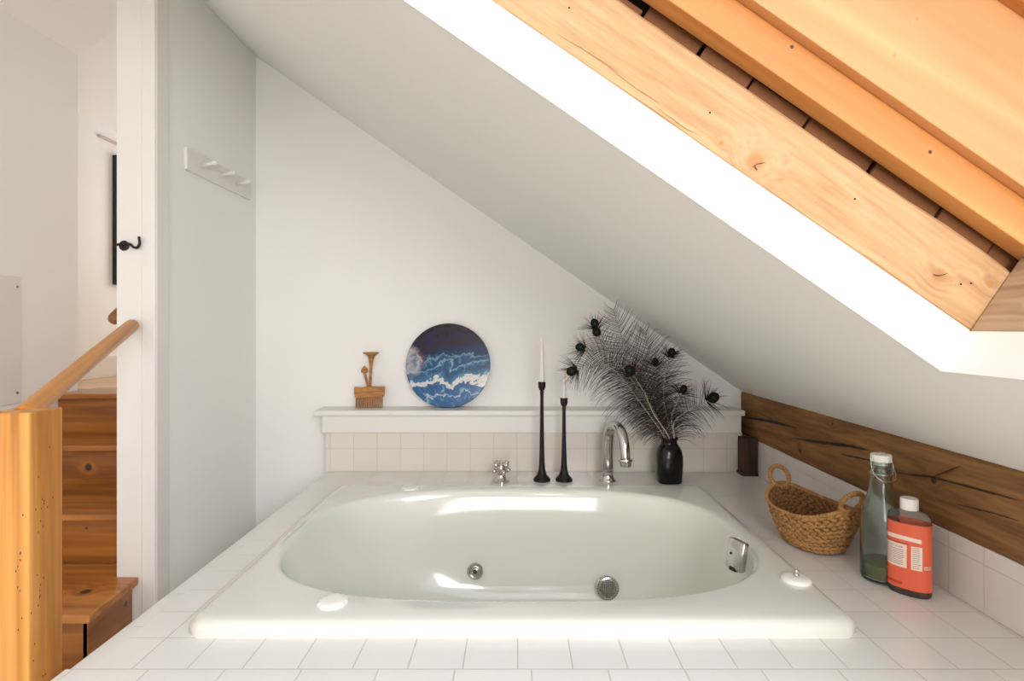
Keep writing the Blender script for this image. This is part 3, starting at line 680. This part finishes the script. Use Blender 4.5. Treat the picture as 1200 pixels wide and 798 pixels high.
# ------------------------------------------------------------------ basket
M_fib = plain('woven_water_hyacinth', srgb(168, 122, 70), 0.7, bump=0.6, bscale=160, var=0.55, vscale=26)
M_fibin = plain('woven_inner_fibre', srgb(132, 92, 54), 0.8, bump=0.6, bscale=120, var=0.4, vscale=30)
BKX, BKY = 0.925, 1.705; BANG = math.radians(-76)
bk = thing('basket', 'oval woven basket with two ring handles between faucet side and glass bottle', 'basket', (BKX, BKY, 0.0))
bk['label'] = 'oval brown woven basket with two ring handles on the right deck'
bk.rotation_euler = (0, 0, BANG)
def rimz(a): c = abs(math.cos(a)); return 0.114 + 0.040*c**3
def prof_ab(t):
    f = max(t, 0.0)**0.75
    return 0.085 + 0.056*f, 0.070 + 0.042*f
def bpt(a, t, off=0.0):
    A_, B_ = prof_ab(t); n = 2.3; c_, s_ = math.cos(a), math.sin(a); k = (abs(c_)**n + abs(s_)**n)**(-1/n)
    # lean the ends outwards
    return Vector(((A_+off)*c_*k, (B_+off)*s_*k, 0.008 + t*(rimz(a)-0.008)))
mb = MB(); NR = 10
for r in range(NR):
    t = (r+0.3)/NR; nbd = 34
    for i in range(nbd):
        a = 2*PI*(i + 0.5*(r % 2) + random.uniform(-.12, .12))/nbd
        p = bpt(a, t); p2 = bpt(a+0.02, t); up = (bpt(a, min(1, t+0.03))-bpt(a, t-0.03)).normalized(); tg = (p2-p).normalized(); out = tg.cross(up)
        tilt = 0.42 if r % 2 else -0.42; tilt += random.uniform(-.2, .2)
        l = (tg*math.cos(tilt) + up*math.sin(tilt)); s2 = out.cross(l)
        ln = 0.0145*random.uniform(.9, 1.25); wd = 0.0082*random.uniform(.85, 1.2)
        mb.ell(Matrix.Translation(p+out*random.uniform(-.001, .0015)) @ Matrix((l*ln, s2*wd, out*0.0062)).transposed().to_4x4(), 1)
# rim rope
for i in range(90):
    a = 2*PI*i/90; p = bpt(a, 1.0); q2 = bpt(a+0.03, 1.0); tg = (q2-p).normalized(); up = Vector((0, 0, 1)); out = tg.cross(up).normalized(); up = out.cross(tg)
    l = tg*0.75 + up*0.45 + out*0.4; l.normalize(); s2 = out.cross(l).normalized(); o3 = l.cross(s2)
    mb.ell(Matrix.Translation(p) @ Matrix((l*0.011, s2*0.006, o3*0.007)).transposed().to_4x4(), 1)
mb.build('woven_body', M_fib, bk, smooth=True, world=False)
mb = MB(); rings = [[bpt(2*PI*i/64, t, -0.006) for i in range(64)] for t in (0.0, 0.1, 0.25, 0.4, 0.55, 0.7, 0.85, 0.97)]
mb.loft(rings, True, False)
for r in range(11):
    for i in range(34):
        a = 2*PI*(i+0.5*(r % 2))/34; p = bpt(a, (r+0.8)/12, -0.0065); q2 = bpt(a+0.02, (r+0.8)/12, -0.0065); tg = (q2-p).normalized(); up = Vector((0, 0, 1)); out = tg.cross(up).normalized()
        l = (tg + up*(0.5 if r % 2 else -0.5)).normalized(); s2 = out.cross(l)
        mb.ell(Matrix.Translation(p) @ Matrix((l*0.015, s2*0.0085, out*0.0042)).transposed().to_4x4(), 1)
mb.build('inner_lining', M_fibin, bk, smooth=True, world=False)
for sg in (-1, 1):
    mb = MB(); cpt = Vector((sg*0.146, 0, 0.176)); ax = Vector((sg*1, 0, -0.45)).normalized()   # ring axis leans outwards
    u = Vector((0, 1, 0)); v = ax.cross(u); v = -v if v.z < 0 else v; nw = 26
    core = [cpt + u*math.cos(2*PI*i/32)*0.036 + v*math.sin(2*PI*i/32)*0.033 for i in range(33)]
    mb.tube(core, 0.0050, 8, cap=False)
    for i in range(nw):
        a = 2*PI*i/nw; p = cpt + u*math.cos(a)*0.036 + v*math.sin(a)*0.033; rd_ = (p-cpt).normalized(); tg = ax.cross(rd_)
        l = (tg*0.5 + rd_*0.2); Mx = Matrix((tg*0.0043, rd_*0.0092, ax*0.0092)).transposed().to_4x4()
        mb.ell(Matrix.Translation(p) @ Matrix.Rotation(0.35, 4, rd_) @ Mx, 1)
    mb.build('ring_handle', M_fib, bk, smooth=True, world=False)

# ------------------------------------------------------------------ glass bottle
m, N, L, b = new_mat('clear_greenish_glass')
b.inputs['Base Color'].default_value = (0.80, 0.90, 0.87, 1); b.inputs['Transmission Weight'].default_value = 1.0; b.inputs['Roughness'].default_value = 0.14; b.inputs['IOR'].default_value = 1.42
M_glass = m
m, N, L, b = new_mat('green_soap_liquid')
b.inputs['Base Color'].default_value = (0.27, 0.26, 0.10, 1); b.inputs['Transmission Weight'].default_value = 0.15; b.inputs['Roughness'].default_value = 0.05; b.inputs['IOR'].default_value = 1.34
M_liq = m
GX, GY = 0.982, 1.47
gb = thing('glass_bottle', 'tall clear greenish swing-top glass bottle with a little green liquid', 'bottle', (GX, GY, 0.0))
outer = [(0.036, 0.0), (0.045, 0.002), (0.0485, 0.010), (0.0485, 0.150), (0.047, 0.172), (0.041, 0.200), (0.0335, 0.225), (0.0280, 0.246), (0.0255, 0.268), (0.0250, 0.284), (0.0275, 0.289), (0.0275, 0.302), (0.0245, 0.306), (0.0250, 0.318)]
inner = [(0.0185, 0.318), (0.0190, 0.28), (0.0215, 0.266), (0.0240, 0.244), (0.0300, 0.222), (0.0375, 0.198), (0.0432, 0.171), (0.0445, 0.150), (0.0445, 0.014), (0.036, 0.006), (0.0005, 0.009)]
mb = MB(); mb.lathe(outer+inner, (GX, GY, 0), 40, None, True); mb.build('glass_body', M_glass, gb, angle=60)
mb = MB(); mb.lathe([(0.0005, 0.0085), (0.0358, 0.0062), (0.0444, 0.014), (0.0444, 0.048), (0.0005, 0.048)], (GX, GY, 0), 40); mb.build('liquid', M_liq, gb, angle=60)
mb = MB(); mb.lathe([(0.017, 0.308), (0.017, 0.3185), (0.0245, 0.3185), (0.0250, 0.332), (0.0235, 0.3365), (0.010, 0.338), (0.001, 0.338)], (GX, GY, 0), 28); mb.build('stopper', M_cap, gb, angle=40)
mb = MB(); wr = 0.0013
ring = [Vector((GX+0.0268*math.cos(2*PI*i/28), GY+0.0268*math.sin(2*PI*i/28), 0.286)) for i in range(29)]; mb.tube(ring, wr, 6, cap=False)
for sd in (-1, 1):
    mb.tube(bez([(GX+sd*0.0275, GY, 0.286), (GX+sd*0.0292, GY-0.006, 0.300), (GX+sd*0.0285, GY-0.002, 0.316), (GX+sd*0.026, GY, 0.330), (GX+sd*0.006, GY, 0.341)], 16), wr, 6)
mb.tube(bez([(GX-0.0292, GY-0.006, 0.300), (GX-0.027, GY-0.018, 0.284), (GX-0.015, GY-0.0285, 0.272), (GX+0.015, GY-0.0285, 0.272), (GX+0.027, GY-0.018, 0.284), (GX+0.0292, GY-0.006, 0.300)], 24), wr, 6)
mb.tube([(GX-0.006, GY, 0.341), (GX+0.006, GY, 0.341)], wr, 6)
mb.build('wire_bail', M_chrome, gb, smooth=True)

# ------------------------------------------------------------------ soap bottle
m, N, L, b = new_mat('clear_amber_plastic')
b.inputs['Base Color'].default_value = (0.88, 0.84, 0.79, 1); b.inputs['Transmission Weight'].default_value = 0.97; b.inputs['Roughness'].default_value = 0.06; b.inputs['IOR'].default_value = 1.15
M_plas = m
M_soap = plain('dark_amber_soap', (0.050, 0.018, 0.010), 0.2)
M_label = plain('orange_red_paper_label', srgb(226, 100, 66), 0.45)
M_lpan = plain('pale_label_panel', srgb(236, 214, 200), 0.5)
M_ink = plain('label_ink', srgb(110, 62, 50), 0.6)
M_ink2 = plain('red_label_ink', srgb(196, 60, 36), 0.6)
SXB, SYB = 1.006, 1.398
sb = thing('soap_bottle', 'flat oval liquid soap bottle with orange-red label and white cap', 'bottle', (SXB, SYB, 0.0))
sb.rotation_euler = (0, 0, math.radians(-46))
OA, OB = 0.0470, 0.0300
def oval(t, k, z):  # superellipse cross-section
    n = 2.25; c_, s_ = math.cos(t), math.sin(t); kk = (abs(c_)**n+abs(s_)**n)**(-1/n)
    return Vector((OA*k*c_*kk, OB*k*s_*kk, z))
def orow(k, z, sq=0.0, n=56): # sq blends to a circle of radius 0.0185
    out = []
    for i in range(n):
        t = 2*PI*i/n; p = oval(t, k, z)
        cpt = Vector((0.0165*math.cos(t), 0.0165*math.sin(t), z)); out.append(p.lerp(cpt, sq))
    return out
mb = MB(); mb.loft([orow(0.93, 0.0), orow(0.985, 0.004), orow(1.0, 0.010), orow(1.0, 0.030), orow(1.0, 0.1835), orow(0.985, 0.193), orow(0.94, 0.2005), orow(0.86, 0.2055, 0.25), orow(0.8, 0.2085, 0.65), orow(0.7, 0.2105, 1.0), orow(0.7, 0.22, 1.0)])
mb.build('bottle_body', M_plas, sb, angle=50, world=False)
mb = MB(); mb.loft([orow(0.91, 0.0015), orow(0.965, 0.005), orow(0.98, 0.012), orow(0.98, 0.150)]); mb.build('liquid', M_soap, sb, angle=50, world=False)
mb = MB(); mb.loft([orow(1.008, 0.017), orow(1.008, 0.182)], False, False); lb = mb.build('label', M_label, sb, smooth=True, world=False)
mb = MB(); mb.lathe([(0.0195, 0.213), (0.0200, 0.215), (0.0200, 0.238), (0.0185, 0.2415), (0.001, 0.2425)], (0, 0, 0), 36); mb.build('cap', M_cap, sb, angle=40, world=False)
# label artwork wrapped on the oval: u is arc distance along the front from its centre, v the height
_arc = []; acc_ = 0.0; prev = None
for i in range(721):
    t = PI + PI*i/720; p = oval(t, 1.0, 0)
    if prev is not None: acc_ += (p-prev).length
    _arc.append((acc_, t)); prev = p
HALF = acc_/2
def wrap(u, v, k):
    a = min(max(u+HALF, 0), acc_); lo, hi = 0, 720
    while hi-lo > 1:
        md = (lo+hi)//2
        if _arc[md][0] <= a: lo = md
        else: hi = md
    f = (a-_arc[lo][0])/max(1e-9, _arc[hi][0]-_arc[lo][0]); t = _arc[lo][1]*(1-f)+_arc[hi][1]*f
    return oval(t, k, v)
def patch(mb, u0, u1, v0, v1, k, n=12, arch=0.0):
    top = []; bot = []
    for i in range(n+1):
        u = u0+(u1-u0)*i/n; d = arch*(1-(2*i/n-1)**2)
        top.append(mb.bm.verts.new(wrap(u, v1+d, k))); bot.append(mb.bm.verts.new(wrap(u, v0+d, k)))
    for i in range(n): mb.bm.faces.new((bot[i], bot[i+1], top[i+1], top[i]))
mb = MB()
patch(mb, -0.062, 0.030, 0.1375, 0.1475, 1.012, 18, 0.003)     # pale banner
patch(mb, -0.062, 0.000, 0.070, 0.1285, 1.012)                 # large text panel
patch(mb, 0.009, 0.032, 0.070, 0.1285, 1.012)                  # narrow panel
patch(mb, 0.036, 0.054, 0.074, 0.082, 1.012)                   # barcode ground
mb.build('label_panel', M_lpan, lb, world=False)
mb = MB()
patch(mb, -0.062, 0.004, 0.1305, 0.1325, 1.013)
for i in range(9):
    v = 0.113 - i*0.0046; patch(mb, -0.055, -0.005-0.004*random.random(), v, v+0.0012, 1.016)
for i in range(11):
    v = 0.124 - i*0.0049; patch(mb, 0.012, 0.029-0.004*random.random(), v, v+0.0010, 1.016)
for i in range(9): patch(mb, 0.038+i*0.0017, 0.0388+i*0.0017, 0.0752, 0.0808, 1.016, 1)
mb.build('fine_print', M_ink, lb, world=False)
def wtext(txt, u, v, size, k, mat, name='lettering'):
    cu = bpy.data.curves.new('tmp', 'FONT'); cu.body = txt; cu.size = size; cu.align_x = 'CENTER'; cu.resolution_u = 2
    t_ = bpy.data.objects.new('tmp', cu); COL.objects.link(t_); bpy.context.view_layer.update()
    me = bpy.data.meshes.new_from_object(t_.evaluated_get(bpy.context.evaluated_depsgraph_get()))
    bpy.data.objects.remove(t_); bpy.data.curves.remove(cu); me.name = name
    for vv in me.vertices: vv.co = wrap(u+vv.co.x, v+vv.co.y, k)
    me.materials.append(mat); o = bpy.data.objects.new(name, me); COL.objects.link(o); o.parent = lb; return o
wtext('LIQUID SOAP', -0.030, 0.1185, 0.0075, 1.017, M_ink)
mb = MB(); patch(mb, -0.050, -0.010, 0.026, 0.033, 1.012); mb.build('lettering', M_ink2, lb, world=False)

# ------------------------------------------------------------------ stairs, rails, newel
def sw(name, knots=(), dark=srgb(112, 62, 14), mid=srgb(150, 89, 27), light=srgb(174, 112, 45), grain='x', off=(0, 0, 0), coat=0.25):
    return wood(name, dark, mid, light, grain, scale=8, stretch=18, rough=0.35, bump=0.06, knots=knots, coat=coat, offset=off, knotcol=(0.03, 0.011, 0.005))
st = thing('staircase', 'varnished orange pine stairs rising beyond the newel post', 'stairs', (-1.78, 2.2, FL))
SA, SB = -2.152, -1.410
zs = [-0.20, -0.010, 0.180, 0.370]
# landing step: plan is a box whose right side juts in front of the wall end
M_land = sw('pine_landing', [((-1.43, 1.815, -0.20), 0.020)], dark=srgb(140, 82, 28), mid=srgb(176, 110, 44), light=srgb(196, 132, 64), off=(2, 0, 0))
mb = MB(); mb.prism([(-2.152, 1.665), (-1.302, 1.665), (-1.330, 1.925), (-1.409, 1.925), (-1.409, 2.036), (-2.152, 2.036)], 'z', -0.228, -0.20, 0.006); mb.build('tread', M_land, st)
M_lr = sw('pine_landing_side', [((-1.345, 1.885, -0.275), 0.012)], grain='y', off=(0, 4, 0))
mb = MB(); mb.prism([(-1.340, 1.690), (-1.325, 1.690), (-1.352, 1.922), (-1.367, 1.922)], 'z', FL, -0.228); mb.build('side_board', M_lr, st)
mb = MB(); mb.box((-2.152, 1.690, FL), (-1.327, 1.704, -0.228), 0.001); mb.build('riser', sw('pine_front_riser', off=(5, 0, 0)), st)
ry = [2.034, 2.316, 2.565]; ny = [2.004, 2.290, 2.535]; yb = [2.335, 2.58, 2.81]
rk = [[((-1.60, 2.034, -0.07), 0.004)], [((-1.815, 2.316, 0.115-0.03), 0.018)], []]
for i in range(3):
    mb = MB(); mb.box((SA, ry[i], zs[i]), (SB, ry[i]+0.018, zs[i+1]-0.026), 0.001); mb.build('riser', sw('pine_riser', rk[i], off=(i*3.1, 0, i*0.7)), st)
    mb = MB(); mb.box((SA, ny[i], zs[i+1]-0.026), (SB, yb[i], zs[i+1]), 0.008, 3); mb.build('tread', sw('lit_pine_tread', (), dark=srgb(136, 80, 26), mid=srgb(172, 106, 40), light=srgb(192, 128, 60), off=(i*2.3+1, 1, 0)), st)  # treads coloured lighter than risers: light caught on their tops, put into the colour
M_new = wood('orange_newel_wood', srgb(158, 98, 36), srgb(208, 142, 64), srgb(222, 160, 82), 'z', scale=14, stretch=40, fine=0.3, rough=0.4, bump=0.06, coat=0.2)
nwp = MB(); nwp.box((-1.085, 1.108, FL), (-0.9895, 1.192, 0.504), 0.003)
nw_ = tag(nwp.build('newel_post', M_new), 'square light orange wooden newel post at the left edge', 'post')
M_worm = plain('dark_worm_mark', (0.09, 0.04, 0.012), 0.8)
for i in range(26):
    z = 0.505 - random.betavariate(2, 2)*0.62 - 0.04; y = 1.137 + random.gauss(0, 0.010)
    mb = MB(); mb.ell(Matrix.Translation((-0.9893, y, z)) @ Matrix.Diagonal((0.0006, 0.0013, 0.0028, 1)), 1); mb.build('peg_mark', M_worm, nw_)
for i in range(14):
    z = 0.3 - random.random()*0.4; x = -1.008 + random.gauss(0, 0.004)
    mb = MB(); mb.ell(Matrix.Translation((x, 1.1078, z)) @ Matrix.Diagonal((0.0012, 0.0006, 0.0028, 1)), 1); mb.build('peg_mark', M_worm, nw_)
M_rail = wood('orange_rail_wood', srgb(164, 100, 38), srgb(196, 130, 56), srgb(212, 150, 76), 'y', rot=(-0.263, 0, -0.355), scale=14, stretch=40, rough=0.4, bump=0.05, coat=0.2)
a, bb_ = Vector((-1.055, 1.170, 0.490)), Vector((-1.340, 1.912, 0.690))
L_ = (bb_-a); dn = L_.normalized(); ln = L_.length
P = [a + dn*t for t in (0, 0.1, 0.3, 0.5, 0.7, ln-0.03, ln-0.016, ln-0.006, ln-0.001, ln)]
mb = MB(); mb.tube(P, [0.0215]*6 + [0.0205, 0.016, 0.009, 0.002], 20)
tag(mb.build('handrail', M_rail, angle=50), 'round light wood handrail from the newel post up to the white wall end', 'handrail')
M_rail2 = wood('brown_rail_wood', srgb(116, 72, 36), srgb(140, 92, 52), srgb(160, 110, 66), 'y', scale=12, stretch=16, rough=0.45)
a, bb_ = Vector((-1.462, 1.975, 0.700)), Vector((-1.462, 3.1, 1.47)); dn = (bb_-a).normalized(); ln = (bb_-a).length
P = [a+dn*t for t in (0, 0.001, 0.006, 0.016, 0.03, 0.3, 0.6, ln)]
mb = MB(); mb.tube(P, [0.002, 0.010, 0.018, 0.022, 0.0235, 0.0235, 0.0235, 0.0235], 18)
o = mb.build('handrail', M_rail2, angle=50); tag(o, 'rounded end of a browner handrail showing behind the white wall end', 'handrail')
mb = MB(); mb.tube([a+dn*0.35, a+dn*0.35+Vector((0.054, 0, 0))], 0.008, 8); mb.build('bracket', M_iron, o)

# latch hook on the white wall end
hk = thing('latch_hook', 'small black iron hook on the white wall end', 'hook', (-1.385, 1.925, 0.975))
c = W(146, 288, 1.924)
mb = MB(); Mq = Matrix.Rotation(PI/2, 3, 'X'); mb.lathe([(0.017, -0.001), (0.018, 0.004), (0.013, 0.008), (0.006, 0.010)], c, 20, Mq); mb.build('rosette', M_iron, hk, angle=40)
P = bez([c+Vector((-0.020, -0.010, 0.002)), c+Vector((0, -0.014, 0.004)), W(152, 286, 1.910), W(156.5, 289.5, 1.908), W(161, 290, 1.906), W(163.6, 285.5, 1.905), W(163, 278.5, 1.905)], 30)
mb = MB(); mb.tube(P, 0.0045, 10); mb.sphere(P[-1], 0.0052); mb.build('hook', M_iron, hk, smooth=True)

# peg rack on the left partition
pr = thing('peg_rack', 'white painted board with three short pegs on the left wall', 'peg rack', (LWX, 2.34, 1.28))
yA, yB = 2.095, 2.60
mb = MB(); mb.box((LWX, yA, 1.285), (LWX+0.014, yB, 1.372), 0.003); mb.build('backboard', M_trim, pr)
for y in (2.19, 2.33, 2.47):
    mb = MB(); mb.tube([(LWX+0.012, y, 1.325), (LWX+0.05, y, 1.334), (LWX+0.072, y, 1.340), (LWX+0.078, y, 1.342)], [0.0075, 0.007, 0.0095, 0.006], 14); mb.build('peg', M_trim, pr, smooth=True)

# access panel on the far left wall
ap = thing('access_panel', 'flat white screwed access panel on the far left stair wall', 'panel', (-2.155, 2.2, 0.35))
mb = MB(); mb.box((-2.155, 1.95, 0.350), (-2.149, 2.372, 0.897), 0.002); mb.build('cover', M_trim, ap)
for z in (0.853, 0.397):
    mb = MB(); mb.lathe([(0.0055, 0), (0.0055, 0.002), (0.003, 0.003)], (-2.1492, 2.352, z), 14, Matrix.Rotation(PI/2, 3, 'Y')); mb.build('screw', M_steel, ap)
# dark framed picture on the upstairs wall
pc = thing('framed_picture', 'dark framed picture on the upstairs wall, cut off by the wall end', 'picture', (-2.60, 3.9, 0.95))
mb = MB()
yp0, yp1, zp0, zp1 = 3.515, 4.10, 0.955, 1.79
fw = 0.04
for (y0, y1, z0, z1) in ((yp0, yp0+fw, zp0, zp1), (yp1-fw, yp1, zp0, zp1), (yp0+fw, yp1-fw, zp0, zp0+fw), (yp0+fw, yp1-fw, zp1-fw, zp1)): mb.box((-2.600, y0, z0), (-2.565, y1, z1), 0.003)
mb.build('frame', plain('carved_dark_frame', (0.016, 0.012, 0.010), 0.5, bump=0.6, bscale=90, var=0.6, vscale=60), pc)
mb = MB(); mb.box((-2.600, yp0+fw, zp0+fw), (-2.585, yp1-fw, zp1-fw)); mb.build('picture', plain('dim_print', (0.14, 0.11, 0.09), 0.5, var=0.6, vscale=9), pc)
mb = MB(); mb.box((-2.600, 3.39, 1.862), (-2.587, 4.2, 1.880), 0.003)
tag(mb.build('picture_rail', plain('greyed_rail_paint', srgb(196, 180, 166), 0.6)), 'thin pale rail high on the upstairs wall above the picture', 'rail')
